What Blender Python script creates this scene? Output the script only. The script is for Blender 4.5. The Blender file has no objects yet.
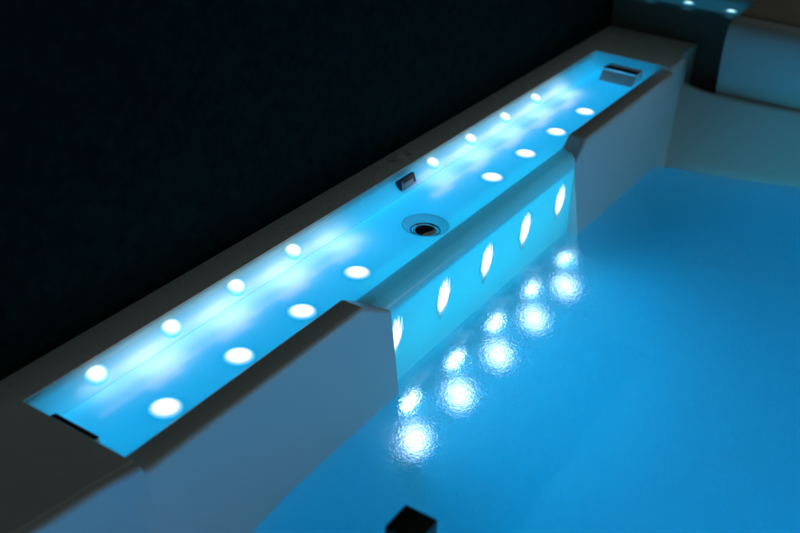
import bpy, bmesh, math, random
from mathutils import Vector, Matrix
random.seed(7)
S = bpy.context.scene
COL = S.collection
# build frame: x runs along the rim, y runs from the wall towards the water, z up; Blender's Y is -y
def V(x, y, z): return Vector((x, -y, z))

# ---------------------------------------------------------------- materials
def mat(name):
    m = bpy.data.materials.new(name); m.use_nodes = True
    nt = m.node_tree
    return m, nt, nt.nodes, nt.links, nt.nodes['Principled BSDF'], nt.nodes['Material Output']

def noise(n, l, scale, detail=4, coord='Object', rough=.55):
    tc = n.new('ShaderNodeTexCoord'); t = n.new('ShaderNodeTexNoise')
    t.inputs['Scale'].default_value = scale; t.inputs['Detail'].default_value = detail
    t.inputs['Roughness'].default_value = rough
    l.new(tc.outputs[coord], t.inputs['Vector'])
    return t

def simple(name, color, rough=.4, metal=0, coat=0, bump=0, bscale=200, var=0, vscale=8, rvar=0):
    m, nt, n, l, p, o = mat(name)
    p.inputs['Base Color'].default_value = (*color, 1)
    p.inputs['Roughness'].default_value = rough
    p.inputs['Metallic'].default_value = metal
    p.inputs['Coat Weight'].default_value = coat
    if var:
        t = noise(n, l, vscale); r = n.new('ShaderNodeMix'); r.data_type = 'RGBA'
        r.inputs[6].default_value = (*[c*(1-var) for c in color], 1); r.inputs[7].default_value = (*[min(1, c*(1+var)) for c in color], 1)
        l.new(t.outputs['Fac'], r.inputs[0]); l.new(r.outputs[2], p.inputs['Base Color'])
    if rvar:
        t = noise(n, l, 14); mr = n.new('ShaderNodeMapRange')
        mr.inputs['To Min'].default_value = max(0.02, rough-rvar); mr.inputs['To Max'].default_value = rough+rvar
        l.new(t.outputs['Fac'], mr.inputs['Value']); l.new(mr.outputs[0], p.inputs['Roughness'])
    if bump:
        t = noise(n, l, bscale); b = n.new('ShaderNodeBump'); b.inputs['Strength'].default_value = bump
        b.inputs['Distance'].default_value = .001
        l.new(t.outputs['Fac'], b.inputs['Height']); l.new(b.outputs[0], p.inputs['Normal'])
    return m

M = {}
M['acrylic'] = simple('white_acrylic', (.78, .78, .76), .3, rvar=.05, var=.02)
M['rim'] = simple('rim_acrylic', (.74, .76, .74), .34, rvar=.1, bump=.06, bscale=90, var=.06, vscale=22)
M['black_wall'] = simple('black_wall', (.0035, .0125, .0115), .95, bump=.8, bscale=420, var=.85, vscale=70)
M['black_wall'].node_tree.nodes['Principled BSDF'].inputs['Specular IOR Level'].default_value = .05
M['ledge'] = simple('brown_stone', (.50, .37, .27), .5, bump=.2, bscale=120, var=.25, vscale=30)
M['dark_tile'] = simple('dark_panel', (.10, .105, .085), .6, bump=.2, bscale=150, var=.2, vscale=30)
M['headrest'] = simple('headrest_shell', (.70, .70, .69), .42, rvar=.08, bump=.05, bscale=80, var=.03)
M['chrome'] = simple('chrome', (.82, .84, .86), .08, metal=1, rvar=.03)
M['black_plastic'] = simple('black_plastic', (.004, .004, .004), .5, bump=.1)
M['satin'] = simple('satin_metal', (.78, .8, .82), .24, metal=1, rvar=.04)
M['plate'] = simple('plate_navy', (.002, .012, .05), .6)
M['letter'] = simple('plate_letters', (.50, .55, .58), .6)
M['dark_reflection'] = simple('dark_reflection', (.01, .012, .015), .5)

def translucent(name, fac, color=(.5, .82, .84), rough=.22):  # cyan tint puts the channel's blue light into white acrylic
    m, nt, n, l, p, o = mat(name)
    p.inputs['Base Color'].default_value = (*color, 1); p.inputs['Roughness'].default_value = rough
    tr = n.new('ShaderNodeBsdfTranslucent'); tr.inputs['Color'].default_value = (*color, 1)
    mx = n.new('ShaderNodeMixShader'); mx.inputs[0].default_value = fac
    t = noise(n, l, 6, 3); mr = n.new('ShaderNodeMapRange')
    mr.inputs['To Min'].default_value = fac-.05; mr.inputs['To Max'].default_value = fac+.05
    l.new(t.outputs['Fac'], mr.inputs['Value']); l.new(mr.outputs[0], mx.inputs[0])
    l.new(p.outputs[0], mx.inputs[1]); l.new(tr.outputs[0], mx.inputs[2]); l.new(mx.outputs[0], o.inputs['Surface'])
    return m
M['channel'] = translucent('translucent_acrylic', .5)
M['cup'] = translucent('translucent_fitting', .30, rough=.12)
M['lip'] = translucent('translucent_lip_acrylic', .15, rough=.2)
M['spill'] = translucent('translucent_spill_acrylic', .45, rough=.14)

def led_mat(name, core, rim, s_core, s_rim, inner=.62):
    """a lamp lens: brightest in the middle, fading at the edge to a painted glow that blends with its lit surroundings (object space radius 1)"""
    m, nt, n, l, p, o = mat(name)
    tc = n.new('ShaderNodeTexCoord'); le = n.new('ShaderNodeVectorMath'); le.operation = 'LENGTH'
    l.new(tc.outputs['Object'], le.inputs[0])
    mr = n.new('ShaderNodeMapRange'); mr.interpolation_type = 'SMOOTHSTEP'
    mr.inputs['From Min'].default_value = inner; mr.inputs['From Max'].default_value = 1.0
    l.new(le.outputs['Value'], mr.inputs['Value'])
    mc = n.new('ShaderNodeMix'); mc.data_type = 'RGBA'
    mc.inputs[6].default_value = (*core, 1); mc.inputs[7].default_value = (*rim, 1)
    l.new(mr.outputs[0], mc.inputs[0])
    ms = n.new('ShaderNodeMapRange'); ms.inputs['To Min'].default_value = s_core; ms.inputs['To Max'].default_value = s_rim
    l.new(mr.outputs[0], ms.inputs['Value'])
    p.inputs['Base Color'].default_value = (.05, .3, .5, 1)
    l.new(mc.outputs[2], p.inputs['Emission Color']); l.new(ms.outputs[0], p.inputs['Emission Strength'])
    return m
M['led'] = led_mat('led_lens', (.95, .99, 1), (.0, .44, .86), 1.5, 1.0, .5)
M['led_wall'] = led_mat('led_lens_wall', (.95, .99, 1), (.10, .52, .80), 1.5, 1.0, .4)
M['led_front'] = led_mat('led_lens_front', (.8, .98, 1), (.0, .40, .66), 3.0, 1.0, .8)
def leaf_mat():  # streaks and faded edge are painted into the glow
    m, nt, n, l, p, o = mat('led_lens_leaf')
    tc = n.new('ShaderNodeTexCoord'); le = n.new('ShaderNodeVectorMath'); le.operation = 'LENGTH'
    # undo the lean of the leaf before measuring the distance from its middle
    l.new(tc.outputs['Object'], le.inputs[0])
    mp = n.new('ShaderNodeMapping'); mp.inputs['Scale'].default_value = (5, .8, 1); mp.inputs['Rotation'].default_value = (0, 0, -.2)
    oi = n.new('ShaderNodeObjectInfo'); l.new(oi.outputs['Location'], mp.inputs['Location'])
    l.new(tc.outputs['Object'], mp.inputs['Vector'])
    t = n.new('ShaderNodeTexNoise'); t.inputs['Scale'].default_value = 1.3; t.inputs['Detail'].default_value = 3; l.new(mp.outputs[0], t.inputs['Vector'])
    ma = n.new('ShaderNodeMath'); ma.operation = 'MULTIPLY_ADD'; ma.inputs[1].default_value = 1.3; l.new(t.outputs['Fac'], ma.inputs[0]); l.new(le.outputs['Value'], ma.inputs[2])
    mr = n.new('ShaderNodeMapRange'); mr.interpolation_type = 'SMOOTHSTEP'; mr.inputs['From Min'].default_value = 1.05; mr.inputs['From Max'].default_value = 1.6
    l.new(ma.outputs[0], mr.inputs['Value'])
    mc = n.new('ShaderNodeMix'); mc.data_type = 'RGBA'; mc.inputs[6].default_value = (1.6, 1.9, 1.9, 1); mc.inputs[7].default_value = (.0, .42, .70, 1)
    l.new(mr.outputs[0], mc.inputs[0]); l.new(mc.outputs[2], p.inputs['Emission Color']); p.inputs['Emission Strength'].default_value = 1
    p.inputs['Base Color'].default_value = (.05, .2, .3, 1); return m
M['led_front'] = leaf_mat()
M['led_under'] = led_mat('led_lens_underwater', (.9, .98, 1), (.35, .7, .98), 9.0, .8, .12)
M['patch_glow'] = led_mat('water_patch_glow', (.9, .98, 1), (.4, .72, 1), 4.2, .8, .02)  # glow of the deep discs that imitate light patches on the water
M['led_far'] = led_mat('led_lens_far', (.6, .97, 1), (.0, .2, .34), 1.6, 1.0, .3)

# water
def water_mat():
    m, nt, n, l, p, o = mat('water')
    n.remove(p)
    g = n.new('ShaderNodeBsdfGlass'); g.inputs['IOR'].default_value = 1.333; g.inputs['Roughness'].default_value = .0
    tc = n.new('ShaderNodeTexCoord')
    def nz(scale, detail, dist=0.0):
        t = n.new('ShaderNodeTexNoise'); t.inputs['Scale'].default_value = scale; t.inputs['Detail'].default_value = detail
        t.inputs['Roughness'].default_value = .65; t.inputs['Distortion'].default_value = dist
        l.new(tc.outputs['Object'], t.inputs['Vector']); return t
    big = nz(9, 2); mid = nz(130, 2, .6); fine = nz(380, 2)
    # ripples are strongest where the water comes over the spillway, and calm further out
    sx = n.new('ShaderNodeSeparateXYZ'); l.new(tc.outputs['Object'], sx.inputs[0])
    near = n.new('ShaderNodeMapRange'); near.interpolation_type = 'SMOOTHSTEP'
    near.inputs['From Min'].default_value = -.42; near.inputs['From Max'].default_value = -.24
    near.inputs['To Min'].default_value = .22; near.inputs['To Max'].default_value = 1
    l.new(sx.outputs['Y'], near.inputs['Value'])
    def mul(a, k):
        q = n.new('ShaderNodeMath'); q.operation = 'MULTIPLY'; l.new(a, q.inputs[0])
        if isinstance(k, float): q.inputs[1].default_value = k
        else: l.new(k, q.inputs[1])
        return q.outputs[0]
    def add(a, b):
        q = n.new('ShaderNodeMath'); q.operation = 'ADD'; l.new(a, q.inputs[0]); l.new(b, q.inputs[1]); return q.outputs[0]
    rip = add(mul(mid.outputs['Fac'], WATER_MID), mul(fine.outputs['Fac'], WATER_FINE))
    h = add(mul(big.outputs['Fac'], WATER_BIG), mul(rip, near.outputs[0]))
    b = n.new('ShaderNodeBump'); b.inputs['Strength'].default_value = 1; b.inputs['Distance'].default_value = 1
    l.new(h, b.inputs['Height']); l.new(b.outputs[0], g.inputs['Normal']); l.new(g.outputs[0], o.inputs['Surface'])
    vs = n.new('ShaderNodeVolumePrincipled'); vs.inputs['Color'].default_value = (.25, .93, 1, 1); vs.inputs['Density'].default_value = WATER_DENSITY; vs.inputs['Anisotropy'].default_value = .2
    l.new(vs.outputs[0], o.inputs['Volume'])
    return m
WATER_DENSITY = 3.0
WATER_BIG, WATER_MID, WATER_FINE = .002, .0012, .00062
M['water'] = water_mat()
M['drop'] = simple('droplet', (1, 1, 1), .02)
M['drop'].node_tree.nodes['Principled BSDF'].inputs['Transmission Weight'].default_value = 1
M['drop'].node_tree.nodes['Principled BSDF'].inputs['IOR'].default_value = 1.333

# ---------------------------------------------------------------- mesh helpers
def finish(name, bm, m, parent=None, smooth=35, loc=None, fix=True):
    if fix: bmesh.ops.recalc_face_normals(bm, faces=bm.faces[:])
    me = bpy.data.meshes.new(name); bm.to_mesh(me); bm.free()
    if smooth:
        for p in me.polygons: p.use_smooth = True
        me.set_sharp_from_angle(angle=math.radians(smooth))
    me.materials.append(m)
    o = bpy.data.objects.new(name, me); COL.objects.link(o)
    if loc is not None: o.location = loc
    if parent: o.parent = parent
    return o

def loft(bm, stations, closed=False):
    """stations: list of lists of (x,y,z) with the same length -> a grid of quads"""
    rows = [[bm.verts.new(V(*p)) for p in st] for st in stations]
    for a, b in zip(rows, rows[1:]):
        for i in range(len(a)-1): bm.faces.new((a[i], a[i+1], b[i+1], b[i]))
        if closed: bm.faces.new((a[-1], a[0], b[0], b[-1]))
    return rows

def prism(bm, poly, z0, z1):
    lo = [bm.verts.new(V(x, y, z0)) for x, y in poly]; hi = [bm.verts.new(V(x, y, z1)) for x, y in poly]
    bm.faces.new(lo); bm.faces.new(hi)
    for i in range(len(poly)):
        j = (i+1) % len(poly); bm.faces.new((lo[i], lo[j], hi[j], hi[i]))
    return lo, hi

def bevel(bm, edges, r, seg=4):
    bmesh.ops.bevel(bm, geom=edges, offset=r, segments=seg, profile=.5, affect='EDGES', clamp_overlap=True)

def box(bm, x0, x1, y0, y1, z0, z1): return prism(bm, [(x0, y0), (x1, y0), (x1, y1), (x0, y1)], z0, z1)

def thing(name, label, cat, loc=(0, 0, 0), group=None):
    o = bpy.data.objects.new(name, None); COL.objects.link(o); o.location = V(*loc)
    tag(o, label, cat, group); return o
def tag(o, label, cat, group=None):
    o['label'] = label; o['category'] = cat
    if group: o['group'] = group

def disc_mesh(name, seg=28, rings=5, dome=.16, shape=None):
    """a shallow dome of radius 1 facing +Z"""
    bm = bmesh.new(); c = bm.verts.new((0, 0, dome)); prev = None
    for k in range(1, rings+1):
        r = k/rings; ring = []
        for i in range(seg):
            a = 2*math.pi*i/seg; x, y = math.cos(a)*r, math.sin(a)*r
            if shape: x, y = shape(x, y)
            ring.append(bm.verts.new((x, y, dome*(1-r*r))))
        for i in range(seg):
            j = (i+1) % seg
            if prev is None: bm.faces.new((c, ring[i], ring[j]))
            else: bm.faces.new((prev[i], ring[i], ring[j], prev[j]))
        prev = ring
    # skirt
    low = [bm.verts.new((v.co.x, v.co.y, -.3)) for v in prev]
    for i in range(seg):
        j = (i+1) % seg; bm.faces.new((prev[i], low[i], low[j], prev[j]))
    me = bpy.data.meshes.new(name); bm.to_mesh(me); bm.free()
    for p in me.polygons: p.use_smooth = True
    return me

def place_led(me, m, pos, normal, up, sx, sy, parent, name='led_light', sz=None):
    if not me.materials: me.materials.append(m)
    o = bpy.data.objects.new(name, me); COL.objects.link(o)
    nz = Vector((normal[0], -normal[1], normal[2])).normalized(); u = Vector((up[0], -up[1], up[2]))
    xx = u.cross(nz).normalized(); yy = nz.cross(xx)
    o.matrix_world = Matrix.Translation(V(*pos)) @ Matrix((xx, yy, nz)).transposed().to_4x4() @ Matrix.Diagonal((sx, sy, sz or min(sx, sy), 1))
    o.parent = parent
    return o

def lamp(name, kind, pos, aim, power, color, size=.01, size_y=None, spot=150, blend=1.0):
    d = bpy.data.lights.new(name, kind); d.energy = power; d.color = color
    if kind == 'AREA':
        d.shape = 'RECTANGLE'; d.size = size; d.size_y = size_y or size
    else:
        d.shadow_soft_size = size
    if kind == 'SPOT': d.spot_size = math.radians(spot); d.spot_blend = blend
    o = bpy.data.objects.new(name, d); COL.objects.link(o); o.location = V(*pos)
    f = (V(*aim)-V(*pos)).normalized()
    # local X along world X so the long side of a strip runs along the rim
    z = -f; x = Vector((1, 0, 0)); x = (x - z*x.dot(z))
    if x.length < .1: x = Vector((0, 1, 0))
    x.normalize(); y = z.cross(x)
    o.matrix_world = Matrix.Translation(V(*pos)) @ Matrix((x, y, z)).transposed().to_4x4()
    return o

# ---------------------------------------------------------------- the tub
ZW = -.173          # water level
FLOOR = -.029       # floor of the light channel
LIP = -.010         # top of the side lips
FX0, FX1 = .444, 1.0217   # the spillway opening

tub = thing('whirlpool_tub', 'white whirlpool tub with a long lit blue channel sunk into its rim', 'bathtub', (0, 0, 0))

# rim: a wide flat band round the channel
bm = bmesh.new()
outer = [(-.75, -.0485), (1.69, -.0485), (1.69, .158), (1.5, .158), (1.5, 0), (0, 0), (0, .1645), (-.02, .1600), (-.05, .1550), (-.12, .1490), (-.3, .137), (-.75, .110)]
lo, hi = prism(bm, outer, -.12, 0)
bm.edges.ensure_lookup_table()
top = [e for e in bm.edges if all(abs(v.co.z) < 1e-6 for v in e.verts)]
inner_e = [e for e in top if all(0-1e-6 <= v.co.x <= 1.5+1e-6 for v in e.verts) and min(-v.co.y for v in e.verts) > -.01]
outer_e = [e for e in top if e not in inner_e]
bevel(bm, outer_e, .0015, 2)
bm.edges.ensure_lookup_table()
inner_e = [e for e in bm.edges if all(abs(v.co.z) < 1e-6 for v in e.verts) and all(-1e-6 <= v.co.x <= 1.5+1e-6 for v in e.verts)
           and all(-v.co.y > -.01 for v in e.verts) and len(e.link_faces) == 2 and any(abs(f.normal.z) < .5 for f in e.link_faces)]
bevel(bm, inner_e, .0025, 3)
rim = finish('rim', bm, M['rim'], tub)

# inner walls with their raised lips. section() gives one cross-section from the channel side over the lip and down under the water
def smooth01(t): t = max(0, min(1, t)); return t*t*(3-2*t)
def section(x, ztop, yin, yout, ywat, xw=None, dxw=0):
    """list of points; dxw shifts the lower part along x (for the far corner)"""
    P = [(x, yin+.001, FLOOR-.05), (x, yin, ztop-.004), (x, yin+.0012, ztop-.0012), (x, yin+.004, ztop)]
    P += [(x, yout-.0005, ztop)]
    r = .0075
    for k in range(1, 6):
        a = math.pi/2*k/5*.9
        P.append((x, yout-.0005+r*math.sin(a), ztop-r*(1-math.cos(a))))
    y1, z1 = P[-1][1], P[-1][2]
    for t in (.12, .3, .5, .7, .85, 1): P.append((x+dxw*t, y1+(ywat-y1)*t, z1+(ZW-z1)*t))
    for z, dy in ((-.25, .004), (-.38, .01), (-.46, .03), (-.51, .07), (-.535, .12), (-.55, .2)):
        P.append((x+dxw, ywat+dy, z))
    return P

bm = bmesh.new(); st = []
for x, yo, yw in ((-.75, .1205, .26), (-.5, .135, .245), (-.3, .1475, .232), (-.12, .1595, .222), (-.05, .1655, .218), (-.02, .1705, .2165), (-.0005, .175, .216)):
    st.append(section(x, -.0006, yo-.03, yo-.004, yw))
for x in (.0015, .05, .13, .2, .3, .37): st.append(section(x, LIP, .141, .171, .216-.018*smooth01(x/.22)))
for k in range(9):
    t = k/8; x = .38+.062*t
    st.append(section(x, LIP-.034*t, .141, .171+.002*t, .198))
loft(bm, st)
e = st[-1]; c = bm.verts.new(V(FX0-.002, .14, -.55)); ev = [bm.verts.new(V(*p)) for p in e]
for a, b in zip(ev, ev[1:]): bm.faces.new((a, b, c))
finish('inner_wall', bm, M['acrylic'], tub, 50)

# far wall piece: from the spillway on, round the corner and along the far end
bm = bmesh.new(); st = []
for k in range(9):
    t = k/8; x = FX1+.044*t
    st.append(section(x, LIP-.036*(1-t)**1.0*1.0+0, .141, .171, .201))
for x in (1.1, 1.2, 1.3): st.append(section(x, LIP, .141, .171, .203))
for x, dx, yw in ((1.38, -.02, .205), (1.44, -.06, .207), (1.4985, -.115, .211)): st.append(section(x, LIP, .141, .171, yw, dxw=dx))
st2 = [section(x, -.0006, .139, .164, yw, dxw=dx) for x, dx, yw in ((1.5005, -.1165, .2115), (1.53, -.143, .214), (1.56, -.168, .218), (1.588, -.190, .223))]
st += st2
rows = loft(bm, st)
e0 = st[0]; c = bm.verts.new(V(FX1, .14, -.55))
ev = [bm.verts.new(V(*p)) for p in e0]
for a, b in zip(ev, ev[1:]): bm.faces.new((a, b, c))
# end of the raised part: a vertical edge at x=1.588 and the low ledge of the far end
def far_section(tx, ty, wx, wy, back=.022, ux=None):
    P = [(tx+back, ty+.002, -.30), (tx+back, ty+.001, -.062), (tx+back-.003, ty, -.0595), (tx+.006, ty, -.059), (tx+.002, ty, -.061), (tx-.002, ty, -.065)]
    for t in (.1, .25, .45, .65, .85, 1): P.append((tx-.002+(wx-tx+.002)*t, ty+(wy-ty)*t, -.065+(ZW+.065)*t))
    nx, ny = -1, .1
    for z, dd in ((-.25, .004), (-.38, .012), (-.46, .03), (-.51, .07), (-.535, .12), (-.55, .2)): P.append((wx+nx*dd, wy+ny*dd, z))
    return P
fs = [far_section(1.586, .1675, 1.3985, .2235), far_section(1.581, .176, 1.4025, .229), far_section(1.573, .188, 1.407, .239), far_section(1.564, .206, 1.411, .256), far_section(1.557, .23, 1.414, .275),
      far_section(1.553, .262, 1.419, .300), far_section(1.555, .34, 1.441, .385), far_section(1.568, .43, 1.475, .476), far_section(1.59, .6, 1.505, .65), far_section(1.60, .85, 1.52, .9), far_section(1.60, 1.2, 1.52, 1.2)]
loft(bm, fs)
# bridge the face below the ledge between the two pieces
sA = st[-1]; sB = fs[0]
pa = [bm.verts.new(V(*p)) for p in sA[9:]]; pb = [bm.verts.new(V(*p)) for p in sB[5:]]
m_ = min(len(pa), len(pb))
for i in range(m_-1):
    try: bm.faces.new((pa[i], pa[i+1], pb[i+1], pb[i]))
    except ValueError: pass
# side that closes the raised end
q = [bm.verts.new(V(*p)) for p in ((1.5882, .139, -.2), (1.5882, .139, -.006), (1.5882, .162, -.006), (1.5882, .1705, -.02), (1.5882, .175, -.07), (1.5882, .18, -.2))]
bm.faces.new(q)
bmesh.ops.remove_doubles(bm, verts=bm.verts[:], dist=.0002)
finish('inner_wall', bm, M['acrylic'], tub, 50)

# spillway: the channel floor rolls over into a front face that goes down under the water
bm = bmesh.new(); prof = [(.1425, FLOOR-.0008), (.150, FLOOR-.0012), (.156, FLOOR-.0022)]
for k in range(1, 9):
    a = math.pi/2*k/8; prof.append((.156+.0215*math.sin(a), FLOOR-.0022-.020*(1-math.cos(a))))
prof += [(.1777, -.056), (.1779, -.07), (.1784, -.10), (.179, -.14), (.1795, ZW), (.181, -.25), (.184, -.283), (.1885, -.289), (.24, -.358), (.246, -.40), (.25, -.45), (.26, -.5), (.29, -.535), (.36, -.55)]
xs = [FX0-.002+(FX1-FX0+.006)*i/24 for i in range(25)]
loft(bm, [[(x, y, z) for y, z in prof[10:]] for x in xs])
bl = bmesh.new(); xl = [.388+(FX1+.02-.388)*i/24 for i in range(25)]
loft(bl, [[(x, y, z) for y, z in prof[:12]] for x in xl])
finish('spillway_lip', bl, M['lip'], tub, 60)
spill = finish('spillway', bm, M['spill'], tub, 60)

# channel: back wall, floor with a round drain recess, end walls
bm = bmesh.new()
DX, DY, DR = .648, .104, .035
xs = sorted(set([.0015, .03, .1, .2, .3, .4, .5, .6, DX-.045, DX+.045, .75, .85, .95, 1.05, 1.15, 1.25, 1.35, 1.43, 1.468]))
ys = [.0225, .05, DY-.045, .10, .1445]; ys = sorted(set([.0225, DY-.045, .0835, .104, .1445]))
ya, yb = DY-.045, .1445
grid = {}
def gv(x, y, z):
    k = (round(x, 5), round(y, 5), round(z, 5))
    if k not in grid: grid[k] = bm.verts.new(V(x, y, z))
    return grid[k]
for xa, xb in zip(xs, xs[1:]):
    for y0, y1 in ((.0225, ya), (ya, yb)):
        if abs(xa-(DX-.045)) < 1e-6 and y0 == ya: continue
        bm.faces.new((gv(xa, y0, FLOOR), gv(xb, y0, FLOOR), gv(xb, y1, FLOOR), gv(xa, y1, FLOOR)))
# drain patch
N = 48; sq = []; rings = []
cx, cy = DX, DY
for i in range(N):
    a = 2*math.pi*i/N; c_, s_ = math.cos(a), math.sin(a); k = max(abs(c_)/.045, (s_/(yb-cy) if s_ > 0 else -s_/(cy-ya)))
    sq.append(bm.verts.new(V(cx+c_/k, cy+s_/k, FLOOR)))
for qx in (cx-.045, cx+.045):
    for qy in (ya, yb):
        v = min(sq, key=lambda w: (w.co-V(qx, qy, FLOOR)).length); v.co = V(qx, qy, FLOOR)
cur = [bm.verts.new(V(cx+DR*math.cos(2*math.pi*i/N), cy+DR*math.sin(2*math.pi*i/N), FLOOR)) for i in range(N)]
for i in range(N):
    j = (i+1) % N; bm.faces.new((sq[i], sq[j], cur[j], cur[i]))
bd = bmesh.new(); prev = None
for r, z in ((DR+.0012, .0001), (DR+.0008, .0012), (DR-.0004, .0012), (DR-.003, -.0028), (DR-.006, -.0060), (DR-.009, -.0085), (DR-.0125, -.0098), (.0215, -.0100), (.0205, -.0125), (.0205, -.03)):
    cur = [bd.verts.new(V(cx+r*math.cos(2*math.pi*i/N), cy+r*math.sin(2*math.pi*i/N), FLOOR+z)) for i in range(N)]
    if prev:
        for i in range(N):
            j = (i+1) % N; bd.faces.new((prev[i], prev[j], cur[j], cur[i]))
    prev = cur
# back wall, slightly concave, then a small fillet to the floor
bp = [(.0015, -.0015), (.0024, -.0075), (.0028, -.0088), (.0042, -.0103), (.0222, -.0264), (.0225, -.0270), (.0225, FLOOR)]
loft(bm, [[(x, y, z) for y, z in bp] for x in xs])
# far end wall and near end wall
fe = [(1.468, FLOOR), (1.472, -.0275), (1.478, -.0225), (1.492, -.006), (1.4985, -.0015)]
loft(bm, [[(x, y, z) for x, z in fe] for y in (.0015, .0225, .06, .10, .1445)])
loft(bm, [[(.0015, y, z) for z in (-.0015, FLOOR)] for y in (.0015, .0225, .06, .10, .1445)])
bmesh.ops.remove_doubles(bm, verts=bm.verts[:], dist=.0001)
channel = finish('light_channel', bm, M['channel'], tub, 30)

finish('drain_cup', bd, M['cup'], channel, 40)
# lamps of the channel
round_me = disc_mesh('led_light'); wall_me = disc_mesh('led_light_wall')
XS = [.0915+.119*i for i in range(4)] + [.820, .9465, 1.0735, 1.198]
XF = [(.1053+.1225*i) for i in range(4)] + [.8575, .978, 1.100, 1.226]
for x in XF: place_led(round_me, M['led'], (x, .1025, FLOOR+.0003), (0, 0, 1), (0, -1, 0), .0200, .0200, channel)
wn = (0, .42, .9)
for x in XS: place_led(wall_me, M['led_wall'], (x, .0103 if x < .7 else .0092, -.0136), wn, (0, -.9, .42), .0158, .0135, channel)

# leaf-shaped lamps in the spillway face
def flame(x, y):
    # y up: round at the top, drawn to a point below, leaning
    w = (.55+.45*smooth01((y+1)/1.1)) if y < .1 else 1
    return x*w+.30*y, y
for i, x in enumerate((.4575, .585, .7145, .8435, .975)):
    rg = random.Random(11+i); jit = [rg.uniform(.8, 1.06) for _ in range(28)]
    def ragged(px, py, jit=jit):
        k = jit[int((math.atan2(py, px) % (2*math.pi))/(2*math.pi)*28) % 28]; k = 1+(k-1)*(1.0 if py > -.2 else .6)
        fx, fy = flame(px, py); return fx*k, fy*k
    place_led(disc_mesh('led_light_leaf', shape=ragged), M['led_front'], (x, .1783, -.0965), (0, 1, 0), (0, 0, 1), .0235, .0355, spill, sz=.004)
# underwater lamps in the same wall; the deep row imitates light patches on the water
under_me = disc_mesh('underwater_glow_disc'); deep_me = disc_mesh('water_patch_disc')
for i in range(5):
    place_led(under_me, M['led_under'], (.494+.1295*i, .1845, -.268-.004*i), (0, 1, 0), (0, 0, 1), .0285, .0285, spill, 'underwater_glow_disc', sz=.008)
    place_led(deep_me, M['patch_glow'], (.463+.1245*i, .2155, -.322), (0, .8, .6), (0, -.6, .8), .036, .036, spill, 'underwater_glow_disc', sz=.008)

# drain plug: a dark chrome dome in the recess
bm = bmesh.new(); prev = None
for r, z in ((.0001, .0055), (.006, .0053), (.012, .0044), (.0165, .0026), (.0186, .0), (.0192, -.003), (.0192, -.02)):
    cur = [bm.verts.new(V(r*math.cos(2*math.pi*i/40), r*math.sin(2*math.pi*i/40), z)) for i in range(40)]
    if prev:
        for i in range(40):
            j = (i+1) % 40; bm.faces.new((prev[i], prev[j], cur[j], cur[i]))
    prev = cur
drain = finish('drain_cover', bm, M['chrome'], channel, 50, loc=V(DX, DY, FLOOR-.0085))

bm = bmesh.new(); prev = None
for k in range(41):
    a = 2*math.pi*k/40
    cur = [bm.verts.new(V((.0222+.0016*math.cos(t*math.pi/4))*math.cos(a), (.0222+.0016*math.cos(t*math.pi/4))*math.sin(a), .0016*math.sin(t*math.pi/4))) for t in range(8)]
    if prev:
        for i in range(8): bm.faces.new((prev[i], prev[(i+1) % 8], cur[(i+1) % 8], cur[i]))
    prev = cur
bmesh.ops.remove_doubles(bm, verts=bm.verts[:], dist=1e-6)
finish('drain_ring', bm, M['chrome'], channel, 60, loc=V(DX, DY, FLOOR-.0085))
# spouts of polished metal at both ends of the channel
def spout(x0, x1, y0, y1, ztop, run, dark_strip):
    """flat top from the end wall at x0 to x1, front sloping down over run to the channel floor"""
    s = 1 if x1 > x0 else -1
    bm = bmesh.new()
    pr_ = [(x0, FLOOR-.002), (x0, ztop), (x1, ztop-.0008), (x1+s*.002, ztop-.003), (x1+s*run, FLOOR-.002)]
    a = [bm.verts.new(V(x, y0, z)) for x, z in pr_]; b = [bm.verts.new(V(x, y1, z)) for x, z in pr_]
    bm.faces.new(a); bm.faces.new(b)
    for i in range(len(pr_)):
        j = (i+1) % len(pr_); bm.faces.new((a[i], a[j], b[j], b[i]))
    bevel(bm, bm.edges[:], .0012, 2)
    o = finish('waterfall_spout', bm, M['acrylic'], channel, 30)
    bm = bmesh.new()   # dark strip painted for the dark reflection along its top
    box(bm, min(x1-s*dark_strip, x1-s*.001), max(x1-s*dark_strip, x1-s*.001), y0+.001, y1-.001, ztop-.003, ztop+.0010)
    finish('dark_strip', bm, M['dark_reflection'], o, 30)
    bm = bmesh.new()   # polished strip along the front edge
    box(bm, min(x1-s*.0008, x1+s*.0030), max(x1-s*.0008, x1+s*.0030), y0+.0005, y1-.0005, ztop-.0045, ztop+.0006)
    bevel(bm, bm.edges[:], .0012, 3)
    finish('trim', bm, M['chrome'], o, 60)
spout(1.468, 1.432, .049, .122, -.0075, .022, .015)
spout(.0022, .0075, .038, .106, -.0045, .006, .006)

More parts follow.
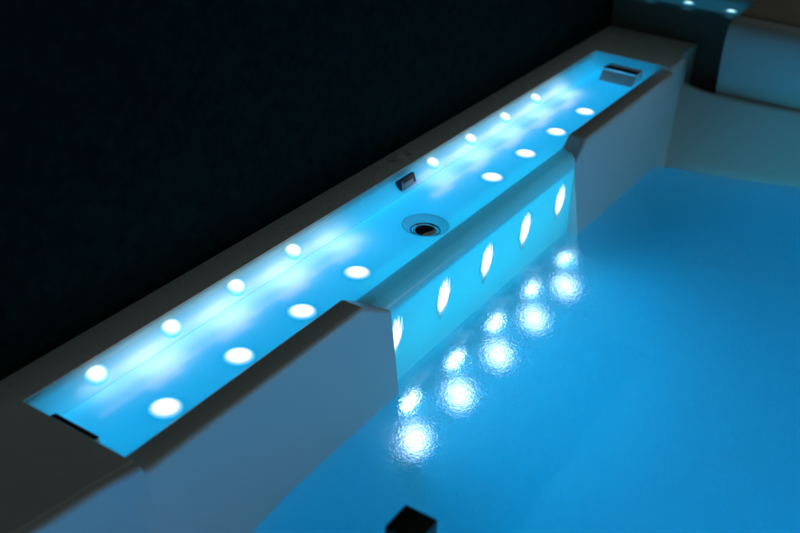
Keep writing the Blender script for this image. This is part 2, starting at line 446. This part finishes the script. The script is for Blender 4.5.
# small navy plate with pale lettering on the back wall
def plate():
    cxp, w, h = .734, .0235, .0100
    up = Vector((0, -.30, .95)).normalized(); nrm = Vector((0, .95, .30)).normalized()
    cpos = Vector((cxp, .0138, -.0178))
    def pt(u, v, d): return cpos + Vector((1, 0, 0))*u + up*v + nrm*d
    bm = bmesh.new()
    a = [bm.verts.new(V(*pt(u, v, -.004))) for u, v in ((-w, -h), (w, -h), (w, h), (-w, h))]; b = [bm.verts.new(V(*pt(u, v, .0022))) for u, v in ((-w, -h), (w, -h), (w, h), (-w, h))]
    bm.faces.new(b); bm.faces.new(a)
    for i in range(4):
        j = (i+1) % 4; bm.faces.new((a[i], a[j], b[j], b[i]))
    bevel(bm, [e for e in bm.edges], .0006, 2)
    o = finish('name_plate', bm, M['plate'], channel, 30)
    bm = bmesh.new()
    def bar(u0, v0, u1, v1, t=.0013):
        d = Vector((u1-u0, v1-v0)); d.normalize(); nn = Vector((-d.y, d.x))*t
        f = [bm.verts.new(V(*pt(u0+sx*nn.x, v0+sx*nn.y, .0027))) for sx in (-1, 1)] + [bm.verts.new(V(*pt(u1+sx*nn.x, v1+sx*nn.y, .0027))) for sx in (1, -1)]
        bm.faces.new(f)
    # letter-like strokes: a tall slanted first letter then a low run of small ones, too small to read
    bar(-.0165, -.005, -.0135, .0055); bar(-.0135, .0055, -.0125, -.005); bar(-.0155, -.0015, -.013, -.0015, .0007)
    x = -.0092
    for k in range(6):
        bar(x, -.0055, x, .001+.0015*(k % 2)); bar(x, .001, x+.0026, .001, .0010); bar(x+.0026, .001, x+.0026, -.0055); 
        if k % 3 != 1: bar(x, -.0052, x+.0026, -.0052, .0010)
        x += .0043
    finish('lettering', bm, M['letter'], o, 0, fix=True)
plate()

# basin: the floor and the sides below the water that the frame does not reach
bm = bmesh.new()
fl = [[(x, y, -.551-.0*x) for y in (.14, .3, .5, .8, 1.25)] for x in (-.8, -.3, .2, .7, 1.2, 1.62)]
loft(bm, fl)
loft(bm, [[(x, 1.25, z) for z in (-.551, -.15)] for x in (-.8, 0, .8, 1.62)])
loft(bm, [[(-.8, y, z) for z in (-.551, -.15)] for y in (.1, .5, 1.25)])
bm2 = bm
finish('basin', bm2, M['acrylic'], tub, 30)

# ---------------------------------------------------------------- water
bm = bmesh.new()
wp = [(-.79, .20), (.10, .19), (.440, .185), (.4425, .170), (1.0235, .170), (1.026, .19), (1.30, .19), (1.395, .19), (1.42, .24), (1.43, .29), (1.46, .38), (1.49, .476), (1.53, .65), (1.54, 1.2), (-.79, 1.2)]
prism(bm, wp, -.56, ZW)
w = finish('water', bm, M['water'], None, 0); w['kind'] = 'structure'

M['bubble'] = translucent('air_bubbles', .5, color=(.9, .95, .97), rough=.3)
from mathutils import noise as mn
bm = bmesh.new(); k = 0
while k < 5200:
    x, y = random.uniform(.10, 1.46), random.uniform(.215, .82)
    c = mn.noise(Vector((x*9, y*9, 3.1)))+.6*mn.noise(Vector((x*23, y*23, 7.7)))
    if random.random() > .25+.9*max(0, c+.15): continue
    if x > 1.36+.13*(y-.215)/.4: continue
    r = random.choice((.0004, .0005, .0006, .0008, .0011)); z = ZW-.0012-r-random.random()**2*.02
    a = random.random()*3
    ring = [bm.verts.new(V(x+r*math.cos(a+i*1.0472), y+r*math.sin(a+i*1.0472), z)) for i in range(6)]
    t = bm.verts.new(V(x, y, z+r)); b = bm.verts.new(V(x, y, z-r))
    for i in range(6):
        j = (i+1) % 6; bm.faces.new((ring[i], ring[j], t)); bm.faces.new((ring[j], ring[i], b))
    k += 1
bub = finish('air_bubbles', bm, M['bubble'], None, 180, fix=False); bub['kind'] = 'stuff'

# ---------------------------------------------------------------- surroundings
bm = bmesh.new(); box(bm, -2.2, 2.6, -.25, -.0495, -.9, 2.2)
o = finish('wall', bm, M['black_wall'], None, 30); tag(o, 'black textured wall rising along the back of the tub rim', 'wall')

ledge = thing('stone_ledge', 'dark ledge with brown top and a second lit channel beyond the far rim', 'ledge', (1.69, .6, -.6))
LX = 1.6925
def lpart(name, bm, m, smooth=30): 
    ob = finish(name, bm, m, None, smooth); ob.parent = ledge; ob.matrix_parent_inverse = ledge.matrix_basis.inverted(); return ob
bm = bmesh.new(); box(bm, LX, 2.4, -.049, 1.6, -.9, .066); lpart('base', bm, M['dark_tile'])
bm = bmesh.new(); lo, hi = prism(bm, [(LX, .2375), (2.4, .2375), (2.4, 1.6), (LX, 1.6)], .0662, .085)
bevel(bm, [e for e in bm.edges if all(v.co.z > .08 for v in e.verts)], .004, 3); lpart('top_slab', bm, M['ledge'])
bm = bmesh.new(); box(bm, 1.803, 2.4, -.049, .2372, .0662, .085); lpart('top_slab', bm, M['ledge'])
bm = bmesh.new(); loft(bm, [[(x, y, z) for x, z in ((LX+.001, .0745), (1.79, .0755), (1.8025, .084))] for y in (-.045, .1, .2368)])
fch = lpart('light_channel', bm, M['channel'])
for y in (-.06+.02, .0265, .113, .209):
    place_led(round_me if False else disc_mesh('led_light_far'), M['led_far'], (1.722, y, .0757), (0, 0, 1), (0, -1, 0), .013, .013, fch)

# headrest block on the far end of the tub
bm = bmesh.new()
hp = [(1.601, -.16), (1.600, -.07), (1.6008, -.03), (1.6022, -.008), (1.605, .018), (1.610, .042), (1.6175, .061), (1.630, .074), (1.65, .0785), (1.688, .079), (1.688, -.16)]
yl = lambda z: .2395 - .052*(z+.03)
ra = [bm.verts.new(V(x, yl(z), z)) for x, z in hp]; rb = [bm.verts.new(V(x, 1.0, z)) for x, z in hp]
bm.faces.new(ra); bm.faces.new(rb)
for i in range(len(hp)):
    j = (i+1) % len(hp); bm.faces.new((ra[i], ra[j], rb[j], rb[i]))
bmesh.ops.recalc_face_normals(bm, faces=bm.faces[:])
bevel(bm, [e for e in bm.edges if len(e.link_faces) == 2 and any(len(f.verts) > 6 for f in e.link_faces)], .003, 3)
o = finish('headrest', bm, M['headrest'], None, 40); tag(o, 'pale upright headrest block behind the low far end of the tub', 'headrest')

# black square-topped post at the bottom of the frame
post = thing('post', 'black square-topped post standing in the blue water', 'post', (.095, .428, -.551))
def ppart(name, bm):
    ob = finish(name, bm, M['black_plastic'], None, 30); ob.parent = post; ob.matrix_parent_inverse = post.matrix_basis.inverted()
px1, py0, s_ = .108, .4165, .037
bm = bmesh.new(); lo, hi = box(bm, px1-s_, px1, py0, py0+s_, -.03, .0); bevel(bm, bm.edges[:], .002, 2); ppart('cap', bm)
bm = bmesh.new(); box(bm, px1-s_+.004, px1-.004, py0+.004, py0+s_-.004, -.54, -.0305); ppart('shaft', bm)
bm = bmesh.new(); box(bm, px1-s_-.02, px1+.02, py0-.02, py0+s_+.02, -.551, -.5395); bevel(bm, bm.edges[:], .003, 2); ppart('base', bm)

# water droplets left on the rim
bm = bmesh.new()
def drop(x, y, r, z=0):
    seg = 10; h = r*random.uniform(.3, .5); prev = None
    sx, sy = random.uniform(.8, 1.3), random.uniform(.8, 1.3)
    c = bm.verts.new(V(x, y, z+h))
    for k in range(1, 5):
        t = k/4; rr = math.sin(t*math.pi/2)*r; zz = h*math.cos(t*math.pi/2)
        cur = [bm.verts.new(V(x+rr*sx*math.cos(2*math.pi*i/seg), y+rr*sy*math.sin(2*math.pi*i/seg), z+zz-.0001)) for i in range(seg)]
        for i in range(seg):
            j = (i+1) % seg
            if prev is None: bm.faces.new((c, cur[i], cur[j]))
            else: bm.faces.new((prev[i], cur[i], cur[j], prev[j]))
        prev = cur
for k in range(150):
    x = random.choice((random.gauss(.79, .05), random.gauss(.55, .12), random.gauss(.9, .2), random.uniform(0, 1.6))); y = random.uniform(-.044, -.006)
    drop(x, y, random.choice((.0013, .0018, .0024, .003, .004)))
for k in range(22): drop(random.uniform(1.515, 1.67), random.uniform(-.03, .15), random.choice((.0009, .0012, .002)))
for k in range(10): drop(random.uniform(-.15, -.008), random.uniform(.02, .15), random.choice((.0009, .0012, .002)))
for x, y, r in ((.775, -.024, .011), (.768, -.014, .007), (.797, -.016, .006), (.752, -.028, .006), (.70, -.03, .004), (.83, -.02, .004), (1.535, .035, .006), (1.55, .028, .005), (1.57, .06, .004), (-.012, .118, .0022), (-.02, .14, .002)): drop(x, y, r)
d = finish('water_droplets', bm, M['drop'], None, 60); d['kind'] = 'stuff'

# ---------------------------------------------------------------- light
CY = (.0, .42, .90)
# under the translucent channel and behind the spillway face: hidden fills added for the blue glow
lamp('channel_fill', 'AREA', (.74, .075, -.075), (.74, .075, 0), 1.45, CY, 1.50, .135)
lamp('back_wall_fill', 'AREA', (.75, .013, -.052), (.75, .0105, -.015), .27, (.0, .44, .86), 1.47, .016)
lamp('spillway_fill', 'AREA', (.733, .115, -.11), (.733, .2, -.11), .55, (.0, .52, .80), .56, .12)
# unseen strips added in the channel for the pale wash by the back wall
WH = (1, .66, .55)
for x0, x1 in ((.07, .53), (.82, 1.32)):
    lamp('wall_wash_fill', 'AREA', ((x0+x1)/2, .033, -.007), ((x0+x1)/2, .024, -.03), .075, WH, x1-x0, .014)
for xc in [.165+.1225*i for i in range(4)] + [.80+.1225*i for i in range(5)]:
    lamp('wall_wash_fill', 'AREA', (xc, .041, -.008), (xc, .036, -.03), .015, WH, .055, .024)
lamp('far_channel_fill', 'AREA', (1.75, .095, .0672), (1.75, .095, .2), .022, (.0, .42, .8), .10, .26)  # hidden backlight added for the glow of the far channel
# underwater lamps at the discs, then unseen fills for the wider water
for i in range(5):
    lamp('underwater_lamp_or_fill', 'SPOT', (.494+.1295*i, .190, -.268-.004*i), (.494+.1295*i+.12, .6, -.50), .95, (.0, .395, .90), .004, spot=165)
    lamp('underwater_lamp_or_fill', 'SPOT', (.463+.1245*i, .226, -.316), (.463+.1245*i+.12, .6, -.50), .75, (.0, .395, .90), .004, spot=165)
lamp('underwater_lamp_or_fill', 'AREA', (.15, 1.15, -.36), (.35, .3, -.42), 7.5, (.0, .395, .90), .9, .16)  # unseen fill added to even out the glow of the water
lamp('underwater_lamp_or_fill', 'AREA', (-.6, .6, -.36), (.2, .5, -.42), 1.6, (.0, .395, .90), .16, .4)  # another unseen fill, added to brighten the near water
# unseen added fills for far water and walls, then the dim warm room lamp
lamp('underwater_lamp_or_fill', 'AREA', (1.25, 1.2, -.36), (1.05, .4, -.42), 3.5, (.0, .395, .90), .4, .16)  # unseen fill added to brighten the far water
lamp('near_end_fill', 'SPOT', (-.62, .8, .02), (1.58, .55, -.33), 25, (.0, .62, .95), .05, spot=25, blend=1)  # unseen teal spot added to brighten the far wall and headrest
lamp('opposite_fill', 'AREA', (.85, 1.22, -.085), (.95, .2, -.12), .62, (.0, .66, 1), 1.0, .13)  # unseen strip added to brighten the tub walls with teal
lamp('room_lamp', 'AREA', (2.5, 2.6, .55), (.3, .2, -.1), 4.0, (1, .85, .75), 1.2, .8)

W = bpy.data.worlds.new('World'); S.world = W; W.use_nodes = True
bg = W.node_tree.nodes['Background']; bg.inputs[0].default_value = (.74, 1, 1, 1); bg.inputs[1].default_value = .055

# ---------------------------------------------------------------- camera
C = (-0.5231717098543689, -0.7899642691512294, 0.6899409226170136)
R = ((0.5470214019959596, -0.836164504354699, 0.03995631884489582), (-0.4033310345706973, -0.305084626233314, -0.862697772912513), (0.7335473142957484, 0.4557985218200464, -0.5041389145822361))
cd = bpy.data.cameras.new('camera'); cam = bpy.data.objects.new('camera', cd); COL.objects.link(cam)
right, down, fwd = (Vector(r) for r in R)
cam.matrix_world = Matrix.Translation(Vector(C)) @ Matrix((right, -down, -fwd)).transposed().to_4x4()
cd.sensor_width = 36; cd.lens = 36*1025.1375/800; cd.clip_start = .02; cd.clip_end = 100
cd.dof.use_dof = True; cd.dof.focus_distance = 1.42; cd.dof.aperture_fstop = 3.6
S.camera = cam

S.render.engine = 'CYCLES'
cy = S.cycles
cy.use_denoising = True; cy.max_bounces = 16; cy.diffuse_bounces = 5; cy.glossy_bounces = 6; cy.transmission_bounces = 12; cy.volume_bounces = 3
cy.sample_clamp_indirect = 4; cy.blur_glossy = 0; cy.caustics_refractive = True
S.view_settings.view_transform = 'Standard'; S.view_settings.look = 'None'; S.view_settings.exposure = 0; S.view_settings.gamma = 1
